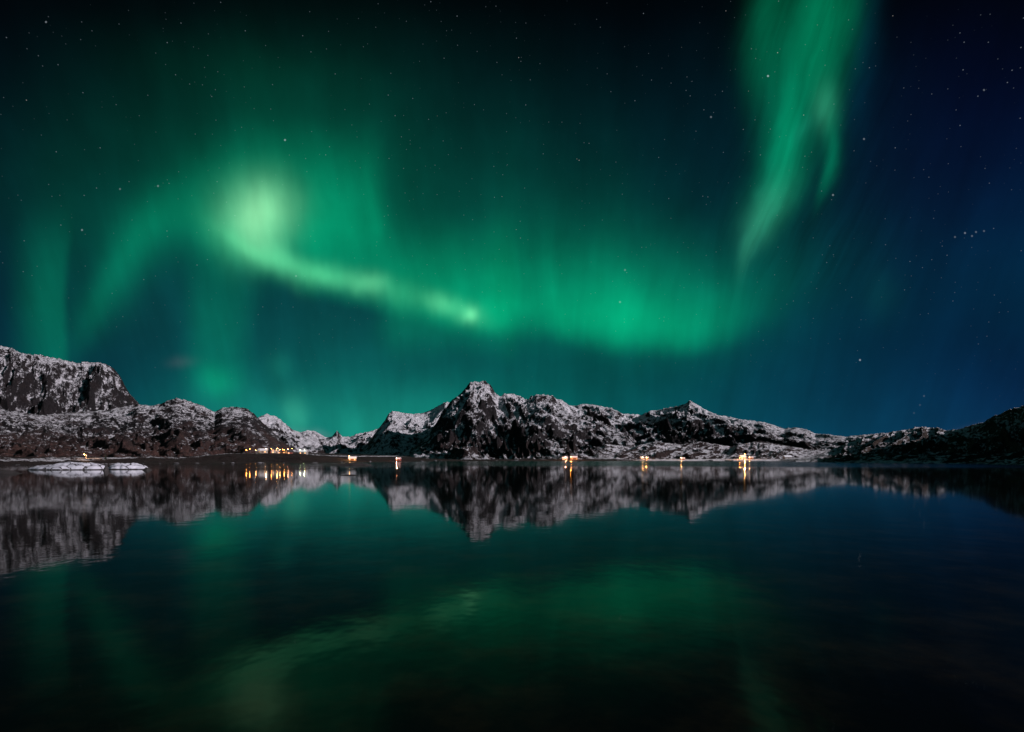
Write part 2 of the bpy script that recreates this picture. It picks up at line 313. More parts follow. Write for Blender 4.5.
def rng_h(L, px, r, X, Y):
    """height of one range at chart column px and distance r (all arrays)"""
    cr = ip(px, L['crest']) + fbm(X, Y, 500, 2, seed=L['seed'] + 5) * 0.05 * ip(px, L['crest'])
    ft = ip(px, L['foot'])
    cosaz = 1 / np.sqrt(1 + ((px - HX) / FPX) ** 2)
    jag = fbm(px, r * 0.02, 9.0, 4, 0.65, L['seed']) * L['jag']
    tan_e = np.clip((HY - ip(px, L['sky'])) / FPX, 0.0, None) * cosaz * (1 + jag)
    H = tan_e * cr + EYE
    t = (r - ft) / (cr - ft)
    tc = np.clip(t, 0, 1)
    # slope lines wander sideways a little so gullies are not aimed at one point
    q = L['a'] * tc + (1 - L['a']) * tc ** (1 + L['p'])
    if L.get('cliff'):
        s = np.clip((tc - 0.55) / 0.35, 0, 1); s = s * s * (3 - 2 * s)
        q = q * (1 - L['cliff']) + L['cliff'] * (0.35 * tc + 0.65 * s)
    wx = fbm(X, Y, L['wl'] * 0.8, 3, seed=L['seed'] + 9) * L['wl'] * 0.35
    wy = fbm(X, Y, L['wl'] * 0.8, 3, seed=L['seed'] + 13) * L['wl'] * 0.35
    rd = ridged(X + wx, Y + wy, L['wl'], 7, 0.52, L['seed'] + 20) - 0.42
    fb = fbm(X, Y, L['wl'] * 1.7, 6, 0.5, L['seed'] + 40)
    env = np.clip(4 * tc * (1.04 - tc), 0, 1) ** 0.7
    sw = L['wl'] * 0.75
    u = px / FPX * cr + wx * 0.9 + (cr - r) * L.get('skew', 0.25)
    v = (cr - r) * 0.33
    sp = ridged(u, v, sw, 5, 0.55, L['seed'] + 70)
    sp2 = 1 - np.abs(fbm(u + wy * 0.5, v * 1.3, sw * 0.36, 3, 0.5, L['seed'] + 77)) * 2.2
    spur = (sp - 0.4) * 1.0 + (sp2 - 0.55) * 0.32
    h = H * q + L['amp'] * H * env * (rd * 0.55 + fb * 0.55 + spur * L.get('spur', 1.0))
    det = ridged(X + wx * 0.3, Y, 75, 5, 0.62, L['seed'] + 60) - 0.4
    h = h + det * np.clip(H * 0.085, 0.8, 22) * np.clip(tc * 6, 0, 1) * np.clip((1.02 - tc) * 8, 0.25, 1)
    # nothing in front of the crest may rise above the skyline
    lim = r * tan_e * (0.97 + 0.02 * tc) + EYE
    over = h - lim
    h = np.where((over > 0) & (t < 1), lim - 0.25 * np.clip(over, 0, 0.2 * H), h)
    back = (r - cr)
    hb = H - np.clip(back, 0, None) * 0.55 + (rd * 0.5 + fb) * np.clip(back, 0, 200) * 0.3
    h = np.where(t > 1, hb, h)
    return np.where(t < 0, t * 40 - 1, h) - 1.0

def shore_h(px, r, X, Y):
    w = ip(px, WATER) + fbm(X, Y, 60, 4, seed=5) * 26
    b = ip(px, BANK)
    d = r - w
    step = np.clip((d - 35) / 75, 0, 1); step = step * step * (3 - 2 * step)
    h = np.clip(d * 0.05, -4, 1.0) + (b - 1.0) * step + np.clip(d - 120, 0, 4000) * 0.012
    near = np.clip(d / 30, 0, 1)
    hum = np.interp(px, [0, 300, 420, 780, 850], [0.45, 0.35, 0.15, 0.1, 1])
    h = h + hum * near * (ridged(X, Y, 42, 4, 0.55, 83) - 0.35) * 5.5
    return h + near * (fbm(X, Y, 22, 4, 0.6, seed=81) * 0.9 + fbm(X, Y, 5, 2, 0.6, seed=85) * 0.25)

def ground_z(px, r):
    px = np.array([float(px)]); r = np.array([float(r)])
    cosaz = 1 / np.sqrt(1 + ((px - HX) / FPX) ** 2); X = r * (px - HX) / FPX * cosaz; Y = r * cosaz
    z = shore_h(px, r, X, Y)
    for L in RANGES.values():
        if L['px'][0] < px[0] < L['px'][1]: z = np.maximum(z, rng_h(L, px, r, X, Y))
    return float(z[0])

def grid_mesh(name, PX, RR, hfun, mat):
    px, r = np.meshgrid(PX, RR, indexing='ij') if RR.ndim == 1 else (np.repeat(PX[:, None], RR.shape[1], 1), RR)
    cosaz = 1 / np.sqrt(1 + ((px - HX) / FPX) ** 2)
    X = r * (px - HX) / FPX * cosaz; Y = r * cosaz
    Z = hfun(px, r, X, Y)
    ni, nj = px.shape
    co = np.stack([X, Y, Z], -1).reshape(-1, 3).astype(np.float32)
    idx = np.arange(ni * nj).reshape(ni, nj)
    f = np.stack([idx[:-1, :-1], idx[1:, :-1], idx[1:, 1:], idx[:-1, 1:]], -1).reshape(-1, 4)
    me = bpy.data.meshes.new(name)
    me.vertices.add(len(co)); me.vertices.foreach_set('co', co.ravel())
    me.loops.add(f.size); me.loops.foreach_set('vertex_index', f.ravel().astype(np.int32))
    me.polygons.add(len(f)); me.polygons.foreach_set('loop_start', np.arange(0, f.size, 4, dtype=np.int32))
    me.update(calc_edges=True); me.validate()
    me.polygons.foreach_set('use_smooth', np.ones(len(f), dtype=bool))
    rel = np.zeros_like(Z)
    for (a, b, wt) in ((7, 5, 0.6), (18, 12, 0.4)):
        K = Z.copy()
        for ax, rad_ in ((0, a), (1, b)):
            c = np.cumsum(np.concatenate([np.repeat(np.take(K, [0], ax), rad_ + 1, ax), K, np.repeat(np.take(K, [-1], ax), rad_, ax)], ax), ax)
            nn_ = K.shape[ax]
            K = (np.take(c, np.arange(2 * rad_ + 1, 2 * rad_ + 1 + nn_), ax) - np.take(c, np.arange(0, nn_), ax)) / (2 * rad_ + 1)
        rel += wt * (Z - K) / (np.std(Z - K) + 1e-6)
    at = me.attributes.new('relief', 'FLOAT', 'POINT'); at.data.foreach_set('value', np.clip(rel, -3, 3).astype(np.float32).ravel())
    me.materials.append(mat)
    o = bpy.data.objects.new(name, me); COL.objects.link(o); o['kind'] = 'structure'
    return o

# ------------------------------------------------------------------ materials
def newmat(name):
    m = bpy.data.materials.new(name); m.use_nodes = True; m.node_tree.nodes.clear()
    return m, NT(m.node_tree)

def plain(name, col, rough=0.7, metal=0.0, emit=None, es=0.0, vary=0.15, scale=2.0):
    m, t = newmat(name)
    oc = t.node('ShaderNodeTexCoord').outputs['Object']
    c = t.mix(t.noise(oc, scale, 4, 0.6), tuple(q * (1 - vary) for q in col) + (1,), tuple(min(1, q * (1 + vary)) for q in col) + (1,))
    b = t.node('ShaderNodeBsdfPrincipled', {'Base Color': c, 'Roughness': rough, 'Metallic': metal})
    if emit: b.inputs['Emission Color'].default_value = tuple(emit) + (1,); b.inputs['Emission Strength'].default_value = es
    t.node('ShaderNodeOutputMaterial', {'Surface': b.outputs[0]})
    return m

def rock_snow(name, cover, steep0, steep1, sc=1.0, zr=(40, 300), low=(0.032, 0.019, 0.017), high=(0.018, 0.015, 0.017), brown_z=(10, 90), seed=0.0, snowc=(0.74, 0.74, 0.78), contrast=0.13, right_bias=0.0):
    """rock with broken snow: snow lies where the ground is flatter, in ragged patches"""
    m, t = newmat(name)
    geo = t.node('ShaderNodeNewGeometry')
    pos = geo.outputs['Position']; nz = t.node('ShaderNodeSeparateXYZ', {'Vector': geo.outputs['Normal']}).outputs[2]
    z = t.node('ShaderNodeSeparateXYZ', {'Vector': pos}).outputs[2]
    ps = t.v('ADD', pos, (seed * 91, seed * 37, 0))
    big = t.noise(ps, 0.011 * sc, 3, 0.55)
    mid = t.noise(t.v('MULTIPLY', ps, (1, 1, 2.2)), 0.045 * sc, 6, 0.72, dist=0.8)
    fine = t.noise(ps, 0.22 * sc, 4, 0.7)
    chute = t.noise(t.v('MULTIPLY', ps, (1, 1, 0.22)), 0.06 * sc, 5, 0.65, dist=0.4)
    flat = t.mr(nz, steep0, steep1, 0.0, 1.0, 'LINEAR')
    v = t.m('ADD', t.m('MULTIPLY', big, 0.65), t.m('MULTIPLY', mid, 1.2))
    v = t.m('ADD', v, t.m('MULTIPLY', fine, 1.0))
    v = t.m('ADD', v, t.m('MULTIPLY', chute, 1.0))
    v = t.m('ADD', v, t.m('MULTIPLY', flat, 0.48))
    v = t.m('ADD', v, t.mr(z, zr[0], zr[1], -0.16, 0.14, 'LINEAR'))
    rel = t.node('ShaderNodeAttribute', attribute_name='relief').outputs['Fac']
    v = t.m('ADD', v, t.m('MULTIPLY', rel, -0.13))
    v = t.m('ADD', v, cover - 2.28)
    if right_bias: v = t.m('ADD', v, t.mr(t.node('ShaderNodeSeparateXYZ', {'Vector': pos}).outputs[0], 150, 330, 0.0, right_bias))
    if right_bias: v = t.m('ADD', v, t.mr(t.node('ShaderNodeSeparateXYZ', {'Vector': pos}).outputs[0], -285, -305, 0.0, 0.5))
    if right_bias: v = t.m('ADD', v, t.mr(t.node('ShaderNodeSeparateXYZ', {'Vector': pos}).outputs[0], -335, -350, 0.0, -0.5))
    snow = t.mr(v, -contrast, contrast * 0.75)
    lowf = t.m('ADD', t.mr(z, brown_z[0], brown_z[1], 0.0, 1.0, 'LINEAR'), t.mr(big, 0.3, 0.7, -0.4, 0.4, 'LINEAR'), clamp=True)
    rock = t.mix(lowf, low + (1,), high + (1,))
    rock = t.mix(t.mr(t.noise(ps, 0.09 * sc, 5, 0.7), 0.35, 0.7), t.v('SCALE', rock, 0.35), t.v('SCALE', rock, 1.3))
    sn = t.mix(mid, tuple(q * 0.86 for q in snowc) + (1,), snowc + (1,))
    col = t.mix(snow, rock, sn)
    hgt = t.m('ADD', t.m('MULTIPLY', mid, 13.0 / sc), t.m('MULTIPLY', fine, 6.0 / sc))
    hgt = t.m('ADD', hgt, t.m('MULTIPLY', chute, 9.0 / sc))
    hgt = t.m('ADD', hgt, t.m('MULTIPLY', snow, 0.6 / sc))
    bmp = t.node('ShaderNodeBump', {'Height': hgt, 'Strength': 1.0, 'Distance': 1.6})
    b = t.node('ShaderNodeBsdfPrincipled', {'Base Color': col, 'Roughness': 0.85, 'Normal': bmp.outputs[0]})
    b.inputs['Specular IOR Level'].default_value = 0.2
    t.node('ShaderNodeOutputMaterial', {'Surface': b.outputs[0]})
    return m

MATS = {
 'mountain_left': rock_snow('rock_left', 0.03, 0.35, 0.9, 2.2, contrast=0.2, zr=(150, 420), seed=1),
 'foothill_left': rock_snow('rock_foothill', -0.14, 0.6, 0.97, 3.0, zr=(20, 110), low=(0.085, 0.043, 0.036), brown_z=(2, 55), seed=2),
 'mountain_far': rock_snow('rock_far', 0.20, 0.5, 0.9, 0.7, seed=3, contrast=0.2),
 'mountain_white': rock_snow('rock_white', 0.20, 0.5, 0.9, 0.8, zr=(80, 220), seed=4),
 'mountain_peak': rock_snow('rock_peak', 0.07, 0.45, 0.95, 1.4, zr=(40, 260), seed=5, low=(0.036, 0.022, 0.02), brown_z=(10, 60)),
 'mountain_right': rock_snow('rock_right', 0.06, 0.55, 0.95, 1.4, zr=(30, 180), seed=6, brown_z=(10, 60)),
 'foothill_right': rock_snow('rock_low', 0.04, 0.6, 0.97, 1.7, zr=(0, 60), seed=7),
 'dark_hill': rock_snow('rock_dark', 0.08, 0.6, 0.99, 2.8, zr=(15, 70), seed=8, low=(0.042, 0.028, 0.020), high=(0.034, 0.025, 0.020)),
}
for name, L in RANGES.items():
    a0, a1 = L['px']
    stepx = 0.8 if a1 < 1000 else 1.0
    if a1 > 1100: PX = np.concatenate([np.arange(a0, 1060, 0.8), np.geomspace(1060, a1, 160)])
    elif a0 < -100: PX = np.concatenate([np.linspace(a0, -20, 130)[:-1], np.arange(-20, a1, 0.8)])
    else: PX = np.arange(a0, a1 + 0.1, 0.8)
    ft = ip(PX, L['foot']) - 15; cr = ip(PX, L['crest'])
    s = np.concatenate([np.linspace(0, 1.12, 230), np.linspace(1.14, 2.0, 24)])
    RR = ft[:, None] + (cr - ft)[:, None] * s[None, :]
    grid_mesh(name, PX, RR, lambda px, r, X, Y, L=L: rng_h(L, px, r, X, Y), MATS[name])

PX = np.concatenate([np.linspace(-420, 0, 120)[:-1], np.arange(0, 1030, 1.0), np.geomspace(1031, 3000, 120)])
w = ip(PX, WATER)
s = np.concatenate([np.linspace(-50, 160, 90), np.geomspace(165, 5200, 90)])
grid_mesh('shore', PX, w[:, None] + s[None, :], shore_h, rock_snow('shore_ground', -0.46, 0.9, 0.995, 4.5, zr=(0, 40), low=(0.03, 0.018, 0.016), high=(0.022, 0.015, 0.014), seed=9, right_bias=0.64))

# ------------------------------------------------------------------ water
m, t = newmat('sea_water')
geo = t.node('ShaderNodeNewGeometry'); pos = geo.outputs['Position']
sp = t.node('ShaderNodeSeparateXYZ', {'Vector': pos})
dist = t.v('LENGTH', t.v('MULTIPLY', pos, (1, 1, 0)))
edge = t.m('ADD', dist, t.m('MULTIPLY', t.m('SUBTRACT', t.noise(pos, 0.012, 3, 0.5), 0.5), 90.0))
side = t.mr(t.m('DIVIDE', sp.outputs[0], t.m('MAXIMUM', sp.outputs[1], 1.0)), -0.30, 0.12)
ruffle = t.m('MULTIPLY', t.mr(edge, 205.0, 330.0), t.mr(side, 0, 1, 0.15, 1.0, 'LINEAR'))
rough = t.m('ADD', t.m('MULTIPLY', ruffle, 0.13), t.mr(t.noise(t.v('MULTIPLY', pos, (0.2, 1, 1)), 0.03, 4, 0.6), 0.3, 0.7, 0.03, 0.055, 'LINEAR'))
wv = t.m('ADD', t.m('MULTIPLY', t.noise(t.v('MULTIPLY', pos, (1, 0.7, 1)), 0.7, 3, 0.55), 0.030), t.m('MULTIPLY', t.noise(pos, 0.12, 2, 0.5), 0.05))
nearf = t.mr(dist, 6.0, 60.0, 1.0, 0.0)
bmp = t.node('ShaderNodeBump', {'Height': wv, 'Strength': t.m('ADD', t.m('MULTIPLY', nearf, 0.35), 0.004), 'Distance': 1.0})
weed = t.mr(t.noise(pos, 0.5, 5, 0.65), 0.4, 0.75)
colw = t.mix(weed, (0.0012, 0.0022, 0.0022, 1), (0.008, 0.007, 0.004, 1))
b = t.node('ShaderNodeBsdfPrincipled', {'Base Color': colw, 'Roughness': rough, 'IOR': 1.085, 'Normal': bmp.outputs[0]})
t.node('ShaderNodeOutputMaterial', {'Surface': b.outputs[0]})
wm = bpy.data.meshes.new('sea')
rr = [0, 5, 20, 60, 150, 300, 600, 1200, 2500, 6000, 15000, 30000]
vs = [(0, 0, 0)]; fs = []
NS = 96
for q in rr[1:]:
    for k in range(NS): vs.append((q * math.cos(2 * math.pi * k / NS), q * math.sin(2 * math.pi * k / NS), 0))
for k in range(NS): fs.append((0, 1 + k, 1 + (k + 1) % NS))
for j in range(len(rr) - 2):
    o_ = 1 + j * NS
    for k in range(NS): fs.append((o_ + k, o_ + NS + k, o_ + NS + (k + 1) % NS, o_ + (k + 1) % NS))
wm.from_pydata(vs, [], fs); wm.materials.append(m)
water = bpy.data.objects.new('water', wm); COL.objects.link(water); water['kind'] = 'structure'

# ------------------------------------------------------------------ small things: mesh helpers
import bmesh
def place(px, Yd):
    """point on the chart column px at depth Yd (metres along the view axis)"""
    return (px - HX) / FPX * Yd, Yd
def gz(x, y):
    r = math.hypot(x, y); return ground_z(HX + FPX * x / y, r)
def root(name, label, cat, loc, rz=0.0, group=None):
    o = bpy.data.objects.new(name, None); COL.objects.link(o)
    o.empty_display_size = 0.5
    o.location = loc; o.rotation_euler = (0, 0, rz); o['label'] = label; o['category'] = cat
    if group: o['group'] = group
    return o
def part(name, bm, mat, parent=None, smooth=False):
    me = bpy.data.meshes.new(name)
    bmesh.ops.recalc_face_normals(bm, faces=bm.faces[:])
    bm.to_mesh(me); bm.free(); me.materials.append(mat)
    if smooth:
        for p in me.polygons: p.use_smooth = True
    o = bpy.data.objects.new(name, me); COL.objects.link(o); o.parent = parent
    return o
def box(bm, x0, x1, y0, y1, z0, z1):
    vs = [bm.verts.new(c) for c in ((x0,y0,z0),(x1,y0,z0),(x1,y1,z0),(x0,y1,z0),(x0,y0,z1),(x1,y0,z1),(x1,y1,z1),(x0,y1,z1))]
    for f in ((0,3,2,1),(4,5,6,7),(0,1,5,4),(1,2,6,5),(2,3,7,6),(3,0,4,7)): bm.faces.new([vs[i] for i in f])
def tube(bm, pts, rad, n=8):
    prev = None
    for k, (p, r) in enumerate(zip(pts, rad)):
        p = Vector(p); a = Vector(pts[min(k + 1, len(pts) - 1)]) - Vector(pts[max(k - 1, 0)])
        q = a.to_track_quat('Z', 'Y')
        ring = [bm.verts.new(p + q @ Vector((r * math.cos(2 * math.pi * i / n), r * math.sin(2 * math.pi * i / n), 0))) for i in range(n)]
        if prev:
            for i in range(n): bm.faces.new((prev[i], prev[(i + 1) % n], ring[(i + 1) % n], ring[i]))
        else: bm.faces.new(ring[::-1])
        prev = ring
    bm.faces.new(prev)

WHITE = plain('white_boards', (0.36, 0.33, 0.29), 0.6); RED = plain('red_boards', (0.22, 0.035, 0.02), 0.7); OCHRE = plain('ochre_boards', (0.30, 0.14, 0.04), 0.7)
GREYB = plain('grey_boards', (0.20, 0.19, 0.18), 0.8); DARKB = plain('tarred_boards', (0.018, 0.016, 0.014), 0.85); STONE = plain('foundation_stone', (0.12, 0.11, 0.10), 0.9)
SNOWM = plain('roof_snow', (0.76, 0.77, 0.80), 0.8, vary=0.06); SLATE = plain('slate_roof', (0.03, 0.03, 0.035), 0.7); METAL = plain('galvanised_steel', (0.30, 0.30, 0.31), 0.45, 0.8)
TRIM = plain('white_trim', (0.78, 0.76, 0.72), 0.6); WOOD = plain('wet_timber', (0.05, 0.038, 0.028), 0.8)
PANE = plain('lit_window', (0.3, 0.2, 0.1), 0.3, emit=(1.0, 0.42, 0.12), es=3.0, vary=0.0)
PANE_DARK = plain('dark_window', (0.01, 0.012, 0.015), 0.1, vary=0.0)
BIRD = plain('door_paint', (0.10, 0.03, 0.02), 0.5)
LAMPC = {'sodium': (1.0, 0.32, 0.05), 'warm': (1.0, 0.44, 0.13), 'pink': (1.0, 0.38, 0.20), 'white': (1.0, 0.62, 0.34), 'cool': (0.80, 1.0, 0.50)}
LENS = {k: plain('lamp_glass_' + k, (0.5, 0.5, 0.5), 0.3, emit=c, es=110.0, vary=0.0) for k, c in LAMPC.items()}

def house(px, Yd, w, d, h, rh, rot, wall, roof, label, group, lit=(), door=True, chimney=True, cat='house', name='house', floors=1):
    x, y = place(px, Yd); z = min(gz(x + a, y + b) for a in (-w / 2, 0, w / 2) for b in (-d / 2, d / 2)) + 0.35
    z = max(z, 0.5)
    o = root(name, label, cat, (x, y, z), rot, group)
    bm = bmesh.new(); box(bm, -w/2 - .05, w/2 + .05, -d/2 - .05, d/2 + .05, -2.2, 0.35); part('foundation', bm, STONE, o)
    bm = bmesh.new()                                            # walls with gables, ridge along x
    v = [bm.verts.new(c) for c in ((-w/2,-d/2,.352),(w/2,-d/2,.352),(w/2,d/2,.352),(-w/2,d/2,.352),(-w/2,-d/2,h),(w/2,-d/2,h),(w/2,d/2,h),(-w/2,d/2,h),(-w/2,0,h+rh),(w/2,0,h+rh))]
    for f in ((0,1,5,4),(2,3,7,6),(1,2,6,9,5),(3,0,4,8,7),(0,3,2,1),(4,5,9,8),(6,7,8,9)): bm.faces.new([v[i] for i in f])
    part('wall', bm, wall, o)
    bm = bmesh.new(); e = 0.45; sl = rh / (d / 2)
    for sgn in (-1, 1):                                          # two roof slabs
        a = [(-w/2 - e, sgn * (d/2 + e), h - e * sl + .03), (w/2 + e, sgn * (d/2 + e), h - e * sl + .03), (w/2 + e, 0, h + rh + .03), (-w/2 - e, 0, h + rh + .03)]
        b_ = [(p[0], p[1], p[2] + 0.24) for p in a]
        vv = [bm.verts.new(p) for p in a + b_]
        for f in ((0,1,2,3),(7,6,5,4),(0,4,5,1),(1,5,6,2),(2,6,7,3),(3,7,4,0)): bm.faces.new([vv[i] for i in f])
    rf = part('roof', bm, roof, o)
    if chimney:
        bm = bmesh.new(); box(bm, w * .15, w * .15 + .6, -.3, .3, h + rh * .6, h + rh + 1.0); part('chimney', bm, STONE, rf)
    nw = max(2, int(w // 2.4)); k = 0
    for fl in range(floors):
        for i in range(nw):
            xc = -w/2 + (i + .5) * w / nw
            zb = 1.2 + fl * 2.6
            if door and fl == 0 and i == nw // 2:
                bm = bmesh.new(); box(bm, xc - .45, xc + .45, -d/2 - .06, -d/2 + .02, .36, 2.4); dd = part('door', bm, BIRD, o)
                bm = bmesh.new(); box(bm, xc + .28, xc + .34, -d/2 - .12, -d/2 - .062, 1.3, 1.42); part('handle', bm, METAL, dd)
                continue
            bm = bmesh.new()
            for q in ((xc-.62, xc-.5, zb-.12, zb+1.22), (xc+.5, xc+.62, zb-.12, zb+1.22), (xc-.5, xc+.5, zb-.12, zb), (xc-.5, xc+.5, zb+1.1, zb+1.22)):
                box(bm, q[0], q[1], -d/2 - .07, -d/2 + .01, q[2], q[3])
            wn = part('window', bm, TRIM, o)
            bm = bmesh.new(); box(bm, xc-.5, xc+.5, -d/2 - .03, -d/2 + .01, zb, zb + 1.1)
            part('pane', bm, PANE if k in lit else PANE_DARK, wn); k += 1
    return o

def lamp(px, Yd, hgt, kind, power, label, group='street lamps along the far shore', toward=-1.0):
    x, y = place(px, Yd); z = max(gz(x, y), 0.4)
    o = root('street_lamp', label, 'street lamp', (x, y, z), 0, group)
    bm = bmesh.new(); tube(bm, [(0,0,-.6),(0,0,.3),(0,0,hgt - .4)], [.14,.12,.07]); part('pole', bm, METAL, o)
    bm = bmesh.new(); tube(bm, [(0,0,hgt-.42),(0,-.25,hgt-.05),(0,-.8,hgt+.08),(0,-1.3,hgt+.1)], [.06,.05,.045,.04], 6); part('arm', bm, METAL, o)
    bm = bmesh.new(); tube(bm, [(0,-1.2,hgt+.12),(0,-1.5,hgt+.14),(0,-1.95,hgt+.10),(0,-2.05,hgt+.08)], [.10,.20,.17,.05], 8)
    hd = part('lamp_head', bm, METAL, o)
    bm = bmesh.new(); bmesh.ops.create_uvsphere(bm, u_segments=10, v_segments=6, radius=max(.24, Yd / 2600))
    for v in bm.verts: v.co = Vector((v.co.x * .9, v.co.y * 1.2 - 1.66, v.co.z * .75 + hgt - .06))
    part('lamp_glass', bm, LENS[kind], hd, True)
    ld = bpy.data.lights.new('lamp_light', 'POINT'); ld.energy = power * (0.12 if Yd < 720 and Yd > 500 else 1.8); ld.color = LAMPC[kind]; ld.shadow_soft_size = 0.3
    lo = bpy.data.objects.new('lamp_light', ld); COL.objects.link(lo); lo.parent = o; lo.location = (0, -1.66, hgt - .75)
    return o

VIL = 'houses of the village at the foot of the hills'
house(263.2, 652, 9, 6, 3.2, 2.0, 0.05, WHITE, SNOWM, 'white house lit brightly by a lamp, leftmost house of the village on the left shore', VIL, (0, 1))
house(270.0, 668, 6, 6, 3.0, 2.2, -0.3, RED, SLATE, 'small red house in orange light just right of the bright white house', VIL, (0,))
house(275.3, 655, 7, 7, 4.6, 2.6, 0.2, WHITE, SLATE, 'tall two storey white house with lit windows in the middle of the village', VIL, (0, 1, 2, 3), floors=2)
house(282.8, 660, 8.5, 6, 3.0, 2.0, -0.1, OCHRE, SLATE, 'long yellow house under warm light, right of the tall white house', VIL, (0, 1))
house(289.8, 650, 5, 6, 3.0, 2.2, 0.4, RED, SLATE, 'small red house beside the pinkish lamp at the foot of the slope', VIL, (0,))
house(303.6, 700, 8, 6, 3.2, 2.2, 0.0, GREYB, SNOWM, 'grey house by the pale greenish lamps, rightmost of the village', VIL, (0, 1))
LG = 'street lamps along the far shore'
lamp(250.5, 650, 5.5, 'sodium', 2600, 'orange street lamp left of the village, shining on a strip of snow', LG)
lamp(256.5, 640, 5.0, 'warm', 1400, 'low street lamp lighting the snow just left of the dark spruce', LG)
lamp(266.6, 641, 6.5, 'white', 3800, 'tall white street lamp at the right gable of the white house', LG)
lamp(272.0, 645, 5.0, 'sodium', 2600, 'orange street lamp between the red house and the tall white house', LG)
lamp(277.6, 640, 5.5, 'warm', 3400, 'warm street lamp in front of the tall white house', LG)
lamp(280.6, 642, 5.0, 'warm', 1500, 'street lamp at the left end of the long yellow house', LG)
lamp(285.0, 644, 5.0, 'sodium', 3000, 'orange street lamp at the right end of the long yellow house', LG)
lamp(288.6, 640, 5.5, 'pink', 1800, 'pinkish street lamp by the small house under the slope', LG)
lamp(300.6, 690, 5.0, 'cool', 1300, 'dimmer greenish white street lamp at the left of the grey house', LG)
lamp(304.8, 684, 5.5, 'cool', 3200, 'bright greenish white street lamp in front of the grey house', LG)
house(352.5, 735, 9, 6, 3.2, 2.0, 0.15, OCHRE, SNOWM, 'yellow house alone on the shore below the far snowy peaks', None, (0, 1, 2))
lamp(349.8, 722, 5.0, 'warm', 5200, 'warm street lamp beside the lone yellow house below the far peaks', LG)
house(398.5, 838, 6, 5, 2.8, 1.8, -0.2, RED, SNOWM, 'little red cabin alone under the white mountain', None, (0,), cat='cabin', name='cabin')
lamp(396.8, 828, 4.5, 'pink', 3000, 'pink tinted street lamp beside the little red cabin', LG)
house(564.5, 1190, 10, 7, 3.6, 2.4, 0.1, WHITE, SNOWM, 'white farmhouse glowing orange at the foot of the central mountain', 'farm buildings below the central mountain', (0, 1, 2))
house(573.8, 1200, 14, 9, 4.4, 3.2, -0.1, OCHRE, SNOWM, 'large ochre barn on the right of the glowing white farmhouse', 'farm buildings below the central mountain', (0, 1, 3), cat='barn', name='barn')
lamp(565.6, 1172, 6.5, 'pink', 5200, 'left one of two lamps in front of the farmhouse below the central mountain', LG)
lamp(571.0, 1172, 7.5, 'sodium', 15000, 'strong orange lamp between the farmhouse and the ochre barn', LG)
house(642.0, 1262, 7, 6, 3.2, 2.2, 0.1, WHITE, SNOWM, 'small white house, left one of a pair on the shore right of centre', 'pair of small houses on the shore', (0, 1))
house(647.0, 1266, 7, 6, 3.2, 2.2, -0.1, OCHRE, SNOWM, 'small yellow house, right one of a pair on the shore right of centre', 'pair of small houses on the shore', (0,))
lamp(642.6, 1246, 5.5, 'warm', 6500, 'warm street lamp in front of the small white house of the pair', LG)
lamp(646.4, 1246, 4.5, 'sodium', 2600, 'fainter orange lamp in front of the small yellow house of the pair', LG)
house(682.8, 1270, 8, 5, 2.8, 1.8, 0.0, RED, SNOWM, 'lone red boathouse with a lamp between the pair of houses and the quay', None, (0,), cat='boathouse', name='boathouse', chimney=False)
lamp(681.0, 1258, 5.0, 'warm', 5200, 'warm street lamp beside the lone red boathouse', LG)
house(742.5, 1232, 12, 8, 4.6, 3.0, 0.1, WHITE, SNOWM, 'two storey white house behind the quay under the tallest lamp', None, (0, 1, 2, 4, 5), floors=2)
house(751.0, 1236, 8, 6, 3.0, 2.0, -0.2, RED, SNOWM, 'red shed in orange light right of the white quay house', None, (0,), cat='shed', name='shed', chimney=False)
lamp(744.4, 1214, 10.5, 'warm', 14000, 'tallest and brightest lamp, above the quay on the right', LG)
lamp(739.4, 1216, 4.0, 'sodium', 2600, 'low orange lamp at the left end of the quay', LG)
lamp(749.2, 1216, 4.0, 'sodium', 3400, 'low orange lamp at the right end of the quay', LG)
house(787.5, 1200, 14, 7, 4.0, 2.6, 0.0, GREYB, SNOWM, 'unlit grey house with a snowy roof, rightmost house on the far shore', None, (), chimney=True)
BH = 'dark boathouses on the right shore'
house(885.2, 588, 6.6, 6, 4.6, 1.6, 0.0, DARKB, SLATE, 'taller black boathouse at the water on the dark right shore', BH, (), cat='boathouse', name='boathouse', chimney=False)
house(906.0, 584, 6.0, 5, 2.4, 1.4, 0.1, DARKB, SLATE, 'lower black boathouse at the water, right of the taller one', BH, (), cat='boathouse', name='boathouse', chimney=False)
lamp(86.0, 436, 3.2, 'warm', 5000, 'street lamp alone on the left shore behind the snowy islet', LG)

lamp(283.5, 742, 6.0, 'sodium', 5200, 'added orange glow lamp up the slope behind the long yellow house', LG)  # extra lamp added to cast amber light on the slope behind the village
lamp(292.5, 765, 6.0, 'sodium', 4200, 'added orange glow lamp highest on the slope, above the pinkish lamp', LG)  # second added lamp, warms the upper slope with amber light
lamp(247.0, 700, 5.0, 'sodium', 2600, 'leftmost orange lamp by the village, left of the lit strip of snow', LG)
lamp(571.6, 1242, 6.0, 'sodium', 16000, 'added orange glow lamp on the slope behind the ochre barn', LG)  # added lamp, gives the hillside behind the farm its amber cast

